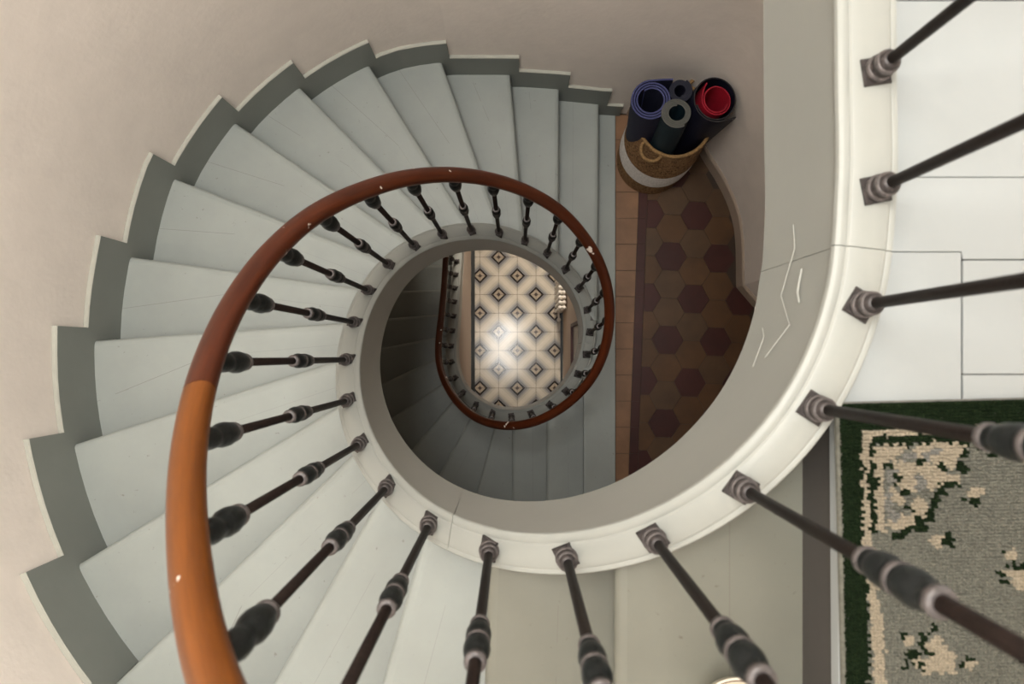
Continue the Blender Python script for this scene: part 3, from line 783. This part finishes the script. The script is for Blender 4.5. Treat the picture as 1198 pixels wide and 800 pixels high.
# ------------------------------------------------------------------ basket and rolled mats
BB = Vector((.848, 1.205, Z_MID)); BH = .57
def basket():
    lean = Vector((.02, .055, BH))
    root = empty('basket', 'round woven seagrass basket with a white band standing on the hex tiled landing', 'basket', loc=BB)
    seg, rows = 96, 150
    def ring(r_in):
        V = []
        for j in range(rows+1):
            t = j/rows; z = t*BH
            r = .205+.016*math.sin(PI*min(1, t*1.05))-.004*t
            for i in range(seg):
                a = 2*PI*i/seg
                coil = abs(math.sin(PI*t*30)); twist = .5+.5*math.sin(a*48+math.floor(t*30)*PI)
                rr = r-(.012 if r_in else 0)+(.0 if r_in else .0045*coil+.0028*twist*coil)
                V.append(BB+Vector((rr*math.cos(a), rr*math.sin(a), 0))+lean*t)
        return V
    Vo, Vi = ring(False), ring(True); n = len(Vo)
    F_ = []; mi = []
    for j in range(rows):
        t = (j+.5)/rows; wob = 0
        for i in range(seg):
            a, b = j*seg+i, j*seg+(i+1) % seg
            F_.append((a, b, b+seg, a+seg)); mi.append(1 if .265 < t < .545 else 0)
            F_.append((n+a, n+a+seg, n+b+seg, n+b)); mi.append(0)
    for i in range(seg):
        a, b = rows*seg+i, rows*seg+(i+1) % seg; F_.append((a, b, n+b, n+a)); mi.append(0)
    F_.append([n+i for i in range(seg)]); mi.append(0); F_.append([i for i in range(seg)][::-1]); mi.append(0)
    body = mesh_obj('body', Vo+Vi, F_, [M_basket, M_basket_w], root, True, mi)
    ctr = BB+lean
    mb = MB(); pts = []
    for i in range(60):
        a = 2*PI*i/60; pts.append(ctr+Vector((.197*math.cos(a), .197*math.sin(a), .002+.002*math.sin(a*15))))
    mb.tube(pts, .010, 10, closed=True); soft(mb.build('rim', M_rope, root), 60)
    for ang in (math.radians(232), math.radians(52)):
        rad = Vector((math.cos(ang), math.sin(ang), 0)); tg = Vector((-rad.y, rad.x, 0)); mb = MB(); pts = []
        for i in range(25):
            u = PI*i/24
            pts.append(ctr+rad*(.202+.066*math.sin(u))+tg*.060*math.cos(u)+Vector((0, 0, .004+.012*math.sin(u))))
        mb.tube(pts, .0095, 10); soft(mb.build('handle', M_rope, root), 60)
basket()
def roll(name, label, b, t, r_in, r_out, turns, phase, ccw, th_, m_side, m_edge, flap=0., flap_turn=0.):
    """a sheet rolled into a spiral: b,t axis ends (world); phase = bearing (deg) where the outer end lies"""
    root = empty(name, label, 'yoga mat', 'rolled mats in the basket', loc=b)
    ax = (t-b).normalized(); x = (Vector((1, 0, 0))-ax*ax.x).normalized(); y = ax.cross(x); sgn = 1 if ccw else -1
    n = int(turns*40); c = []
    for i in range(n+1):
        u = i/n; a = math.radians(phase)-sgn*(1-u)*turns*2*PI; r = r_in+(r_out-th_/2-r_in)*u
        c.append((r*math.cos(a), r*math.sin(a)))
    if flap:
        dx, dy = c[-1][0]-c[-2][0], c[-1][1]-c[-2][1]; l = math.hypot(dx, dy); dx, dy = dx/l, dy/l
        for i in range(1, 9):
            ct, st_ = math.cos(flap_turn/8), math.sin(flap_turn/8); dx, dy = dx*ct-dy*st_, dx*st_+dy*ct
            c.append((c[-1][0]+dx*flap/8, c[-1][1]+dy*flap/8))
    L_, R_ = [], []
    for i, p in enumerate(c):
        q0, q1 = c[max(0, i-1)], c[min(len(c)-1, i+1)]; dx, dy = q1[0]-q0[0], q1[1]-q0[1]; l = math.hypot(dx, dy) or 1
        L_.append((p[0]-dy/l*th_/2, p[1]+dx/l*th_/2)); R_.append((p[0]+dy/l*th_/2, p[1]-dx/l*th_/2))
    V = []; m = len(c)
    for e in (b, t):
        for lst in (L_, R_):
            V += [e+x*p[0]+y*p[1] for p in lst]
    F_, mi = [], []
    for i in range(m-1):
        F_ += [(i, i+1, 2*m+i+1, 2*m+i), (m+i, 3*m+i, 3*m+i+1, m+i+1)]; mi += [0, 0]
        F_ += [(2*m+i, 2*m+i+1, 3*m+i+1, 3*m+i), (i, m+i, m+i+1, i+1)]; mi += [1, 1]
    F_ += [(0, 2*m, 3*m, m), (m-1, 2*m-1, 4*m-1, 3*m-1)]; mi += [1, 1]
    o = mesh_obj('foam_sheet', V, F_, [m_side, m_edge], root, False, mi); soft(o, 30)
    return root
zf = Z_MID+.025
def at(u, v, D): return W(u, v, D)
def bot(x, y): return Vector((x, y, zf))
roll('yoga_mat', 'blue-violet rolled mat, left one in the woven basket', bot(.775, 1.235), at(762, 117, 3.42), .060, .104, 3.1, 88, False, .0085, M_mat_blue, M_mat_blue_e, .105, -.1)
roll('yoga_mat', 'teal rolled mat with pale grey edge, small middle one in the woven basket', bot(.850, 1.110), at(791.5, 132, 3.40), .040, .079, 3.6, 300, True, .0085, M_mat_teal, M_mat_grey_e)
roll('yoga_mat', 'navy rolled mat wrapped around a red mat, right one in the woven basket', bot(.920, 1.255), at(837, 116, 3.42), .100, .116, 1.25, -72, True, .006, M_mat_navy, M_mat_navy_e, .075, .10)
roll('yoga_mat', 'bright red rolled mat tucked inside the navy roll', bot(.920, 1.256), at(838.5, 117, 3.44), .060, .080, 1.5, 165, False, .006, M_mat_red, M_mat_red, .070, -.35)

roll('yoga_mat', 'near-black rolled mat, hindmost in the woven basket', bot(.850, 1.345), at(796, 106, 3.44), .028, .062, 3.4, 60, True, .0085, M_mat_navy, M_mat_navy)
# ------------------------------------------------------------------ hall: radiator and framed print
def radiator():
    root = empty('radiator', 'small cream ribbed radiator against the hall wall beside the patterned tiles', 'radiator', loc=(XR-.06, .55, 0))
    n, pitch = 10, .051; y0 = .44
    for i in range(n):
        y = y0+i*pitch+.02; mb = MB()
        for dx in (.025, .065):
            prof = [(.004, .10), (.018, .105), (.0225, .13), (.019, .16), (.019, .62), (.0225, .66), (.020, .685), (.008, .70)]
            mb.lathe(prof, 12, Matrix.Translation((XR-.012-dx, y, 0)))
        mb.box((XR-.012-.068, y-.014, .13), (XR-.012-.022, y+.014, .165)); mb.box((XR-.012-.068, y-.016, .635), (XR-.012-.022, y+.016, .675))
        soft(mb.build('radiator_section', M_radiator, root), 40)
    for y in (y0+.02, y0+(n-1)*pitch+.02):
        for dx in (.025, .065):
            mb = MB(); mb.lathe([(.016, .001), (.014, .02), (.009, .05), (.012, .105)], 12, Matrix.Translation((XR-.012-dx, y, 0))); soft(mb.build('foot', M_radiator, root), 40)
    mb = MB(); mb.tube([(XR-.057, y0+.02, .15), (XR-.057, y0-.06, .15), (XR-.057, y0-.075, .15), (XR-.057, y0-.075, .002)], .010, 10); mb.lathe([(.010, .12), (.020, .125), (.022, .16), (.018, .19), (.006, .195)], 14, Matrix.Translation((XR-.057, y0-.075, 0)))
    soft(mb.build('valve', M_radiator, root), 40)
radiator()
def picture():
    y0, y1, z0, z1 = -.11, .265, 1.40, 2.15
    root = empty('picture_frame', 'dark red wooden frame with a white print hanging on the hall wall', 'picture', loc=(XR, (y0+y1)/2, z0))
    mb = MB(); w, d = .030, .034
    mb.box((XR-d, y0, z0), (XR-.001, y1, z0+w)); mb.box((XR-d, y0, z1-w), (XR-.001, y1, z1)); mb.box((XR-d, y0, z0+w), (XR-.001, y0+w, z1-w)); mb.box((XR-d, y1-w, z0+w), (XR-.001, y1, z1-w))
    bev(mb.build('frame', M_frame, root), .003)
    mb = MB(); mb.box((XR-.010, y0+w-.002, z0+w-.002), (XR-.004, y1-w+.002, z1-w+.002)); mb.build('print', M_paper, root)
picture()
# bowl standing on the first step below the landing
def bowl():
    c = W(862, 841, 1.285); zb = ZC-DT(1)
    root = empty('bowl', 'cream round bowl with brown rim line on the first step below the landing', 'bowl', loc=(c.x, c.y, zb))
    mb = MB(); M = Matrix.Translation((c.x, c.y, zb))
    mb.lathe([(.030, .001), (.034, .002), (.036, .008), (.050, .028), (.066, .055), (.076, .083), (.078, .086), (.074, .087), (.062, .058), (.045, .032), (.020, .018), (.004, .016)], 48, M)
    soft(mb.build('body', M_ceramic, root), 50)
    mb = MB(); mb.tube([(c.x+.0725*math.cos(2*PI*i/48), c.y+.0725*math.sin(2*PI*i/48), zb+.0855) for i in range(48)], .0017, 6, closed=True); mb.build('rim_line', M_ceramic_line, root)
bowl()

# ------------------------------------------------------------------ light
def area(name, loc, target, sx, sy, power, col, spread=180):
    l = bpy.data.lights.new(name, 'AREA'); l.shape = 'RECTANGLE'; l.size, l.size_y = sx, sy; l.energy = power; l.color = col; l.spread = math.radians(spread)
    o = bpy.data.objects.new(name, l); COL.objects.link(o); o.location = loc
    o.rotation_euler = (Vector(target)-Vector(loc)).to_track_quat('-Z', 'Y').to_euler(); return o
area('skylight', (-.42, -.32, 9.2), (-.42, -.32, 0), .85, .85, 35, (1., .99, .95))
area('rear_fill_light', (-.45, .8, 9.2), (-.45, .8, 0), .9, .9, 68, (1., .99, .95))  # unseen fill lamp, added overhead to brighten the north side
area('window_light', (2.4, 1.2, Z_UP+1.5), (-1.2, -.6, Z_UP-.2), 1.2, 1.5, 12, (1., .99, .96))
area('half_landing_window_light', (1.45, -.7, Z_MID+1.3), (-.5, .9, Z_MID+1.0), .5, .6, .4, (1., .95, .88))
area('hall_light', (.22, 2.2, 2.95), (.10, .30, 0), .4, .4, 9.5, (1., .89, .75), 56)
area('hall_door_light', (-.2, 4.0, 1.0), (-.4, 0, 1.2), .9, 1.3, 9, (1., .88, .72))
w = bpy.data.worlds.new('World'); sc.world = w; w.use_nodes = True
w.node_tree.nodes['Background'].inputs[0].default_value = (1., .97, .92, 1); w.node_tree.nodes['Background'].inputs[1].default_value = .05

# ------------------------------------------------------------------ camera
cd = bpy.data.cameras.new('Camera'); cam = bpy.data.objects.new('Camera', cd); COL.objects.link(cam)
cam.location = (0, 0, ZC); cam.rotation_euler = (0, 0, 0)
cd.sensor_width = 36; cd.lens = 36*F/1198; cd.clip_start = .02
cd.shift_x = -(NU-599)/1198; cd.shift_y = (NV-400)/1198
cd.dof.use_dof = True; cd.dof.focus_distance = 2.9; cd.dof.aperture_fstop = 4.0
sc.camera = cam
sc.view_settings.view_transform = 'Standard'; sc.view_settings.look = 'None'; sc.view_settings.exposure = 0.3; sc.view_settings.gamma = 1.0; sc.view_settings.use_curve_mapping = False
sc.cycles.use_denoising = True; sc.cycles.max_bounces = 8; sc.cycles.diffuse_bounces = 5; sc.cycles.sample_clamp_indirect = 6.0
